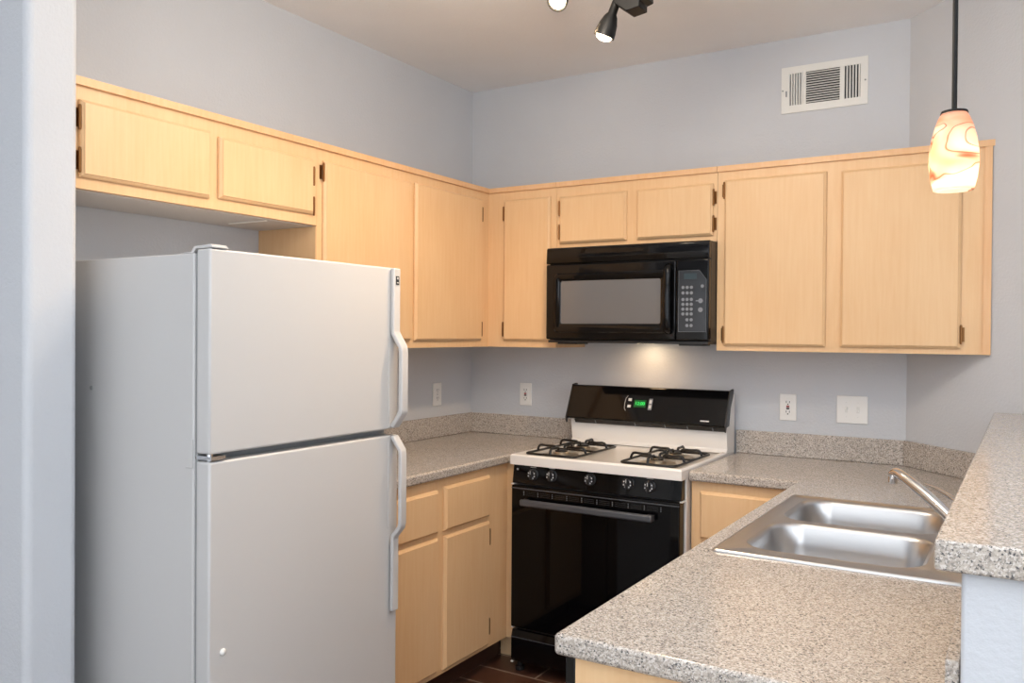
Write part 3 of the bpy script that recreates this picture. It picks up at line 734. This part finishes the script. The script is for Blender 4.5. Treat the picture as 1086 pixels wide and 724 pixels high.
tr = n.new('ShaderNodeBsdfTranslucent'); mx = n.new('ShaderNodeMixShader'); mx.inputs[0].default_value = .72
g = n.new('ShaderNodeNewGeometry')
n1 = n.new('ShaderNodeTexNoise'); n1.inputs['Scale'].default_value = 6; n1.inputs['Detail'].default_value = 2; n1.inputs['Distortion'].default_value = 1.2
wv = n.new('ShaderNodeTexNoise'); wv.inputs['Scale'].default_value = 6; wv.inputs['Detail'].default_value = 1.5; wv.inputs['Distortion'].default_value = 1.5
mpp = n.new('ShaderNodeMapping'); mpp.inputs['Rotation'].default_value = (.4, .5, 0); mpp.inputs['Scale'].default_value = (.7, .7, 1.6)
l.new(g.outputs['Position'], mpp.inputs[0]); l.new(mpp.outputs[0], n1.inputs['Vector']); l.new(mpp.outputs[0], wv.inputs['Vector'])
rc = n.new('ShaderNodeValToRGB'); e = rc.color_ramp.elements; e[0].position = .42; e[0].color = (1, .94, .87, 1); e[1].position = .62; e[1].color = (1, .62, .45, 1); l.new(n1.outputs[0], rc.inputs[0])
vn = n.new('ShaderNodeMath'); vn.operation = 'SUBTRACT'; vn.inputs[1].default_value = .5; l.new(wv.outputs[0], vn.inputs[0])
va = n.new('ShaderNodeMath'); va.operation = 'ABSOLUTE'; l.new(vn.outputs[0], va.inputs[0])
rv = n.new('ShaderNodeValToRGB'); e = rv.color_ramp.elements; e[0].position = 0; e[0].color = (.50, .30, .22, 1); e[1].position = .012; e[1].color = (1, 1, 1, 1); l.new(va.outputs[0], rv.inputs[0])
mu = n.new('ShaderNodeMix'); mu.data_type = 'RGBA'; mu.blend_type = 'MULTIPLY'; mu.inputs[0].default_value = 1
l.new(rc.outputs[0], mu.inputs[6]); l.new(rv.outputs[0], mu.inputs[7])
l.new(mu.outputs[2], tr.inputs[0]); l.new(mu.outputs[2], b.inputs['Base Color']); b.inputs['Roughness'].default_value = .25
l.new(b.outputs[0], mx.inputs[1]); l.new(tr.outputs[0], mx.inputs[2]); l.new(mx.outputs[0], n['Material Output'].inputs[0])
add('lamp_shade', lathe(prof+inn, (PX, PY, PZ), seg=48, closed=True), M_shade, pd, smooth=True, ang=50)
add('bulb', lathe([(0, -.175), (.014, -.168), (.022, -.150), (.020, -.130), (.010, -.108), (.010, -.08), (0, -.08)], (PX, PY, PZ), seg=24), M_bulb, pd, smooth=True)
lamp('pendant_bulb_light', 'POINT', (PX, PY, PZ-.150), .8, (1, .88, .76), radius=.028)

# ---------------------------------------------------------------- track light
tk = thing('track_light', 'black ceiling track light with lit warm spot bulbs at the top edge', 'ceiling light', (1.36, -1.2, H))
add('canopy', lathe([(0, -.03), (.06, -.028), (.065, -.0), (0, -.0005)], (1.34, -1.2, H), seg=28), M_lampblack, tk, smooth=True, ang=40)
add('stem', tube([(1.34, -1.2, H-.028), (1.34, -1.2, 2.615)], .008), M_lampblack, tk)
add('track_bar', tube(spline([(1.02, -1.2, 2.64), (1.18, -1.2, 2.61), (1.34, -1.2, 2.615), (1.50, -1.2, 2.59), (1.66, -1.2, 2.62)], 5), .010), M_lampblack, tk, smooth=True)
def head(tip, top, barp, glow=True):
    tip, top = Vector(tip), Vector(top); ax = (tip-top).normalized(); L_ = (tip-top).length
    # profile from the neck to the open mouth
    prof_ = [(0, 0), (.014, 0), (.015, L_*.34), (.022, L_*.42), (.030, L_*.60), (.0345, L_*.80), (.036, L_*.93), (.0335, L_*.93), (.030, L_*.78), (.012, L_*.5), (0, L_*.5)]
    h_ = add('lamp_head', lathe(prof_, top, ax, seg=28), M_lampblack, tk, smooth=True, ang=50)
    add('bulb', lathe([(0, L_*.55), (.012, L_*.56), (.026, L_*.80), (.0285, L_*.90), (.024, L_*.985), (.012, L_*1.03), (0, L_*1.045)], top, ax, seg=24), M_bulb, h_, smooth=True)
    add('swivel', tube([tuple(top+ax*.01), tuple(Vector(barp))], .007), M_lampblack, h_)
    o = lamp('spot_bulb_light', 'SPOT', tip+ax*.012, 30, (1, .68, .38), radius=.025, spot=math.radians(130), blend=.7)
    o.rotation_euler = ax.to_track_quat('-Z', 'Y').to_euler()
head((1.334, -1.2, 2.425), (1.385, -1.2, 2.545), (1.385, -1.2, 2.613))
head((1.168, -1.22, 2.574), (1.150, -1.12, 2.655), (1.16, -1.2, 2.613))
bm = prism_y([(1.395, 2.56), (1.388, 2.524), (1.432, 2.490), (1.478, 2.497), (1.478, 2.516), (1.500, 2.522), (1.498, 2.56)], -1.235, -1.165)
add('lamp_head', bm, M_lampblack, tk, bevel=.003)['label'] = 'unlit black angular head turned away'
add('swivel', tube([(1.445, -1.2, 2.555), (1.445, -1.2, 2.60)], .008), M_lampblack, tk)
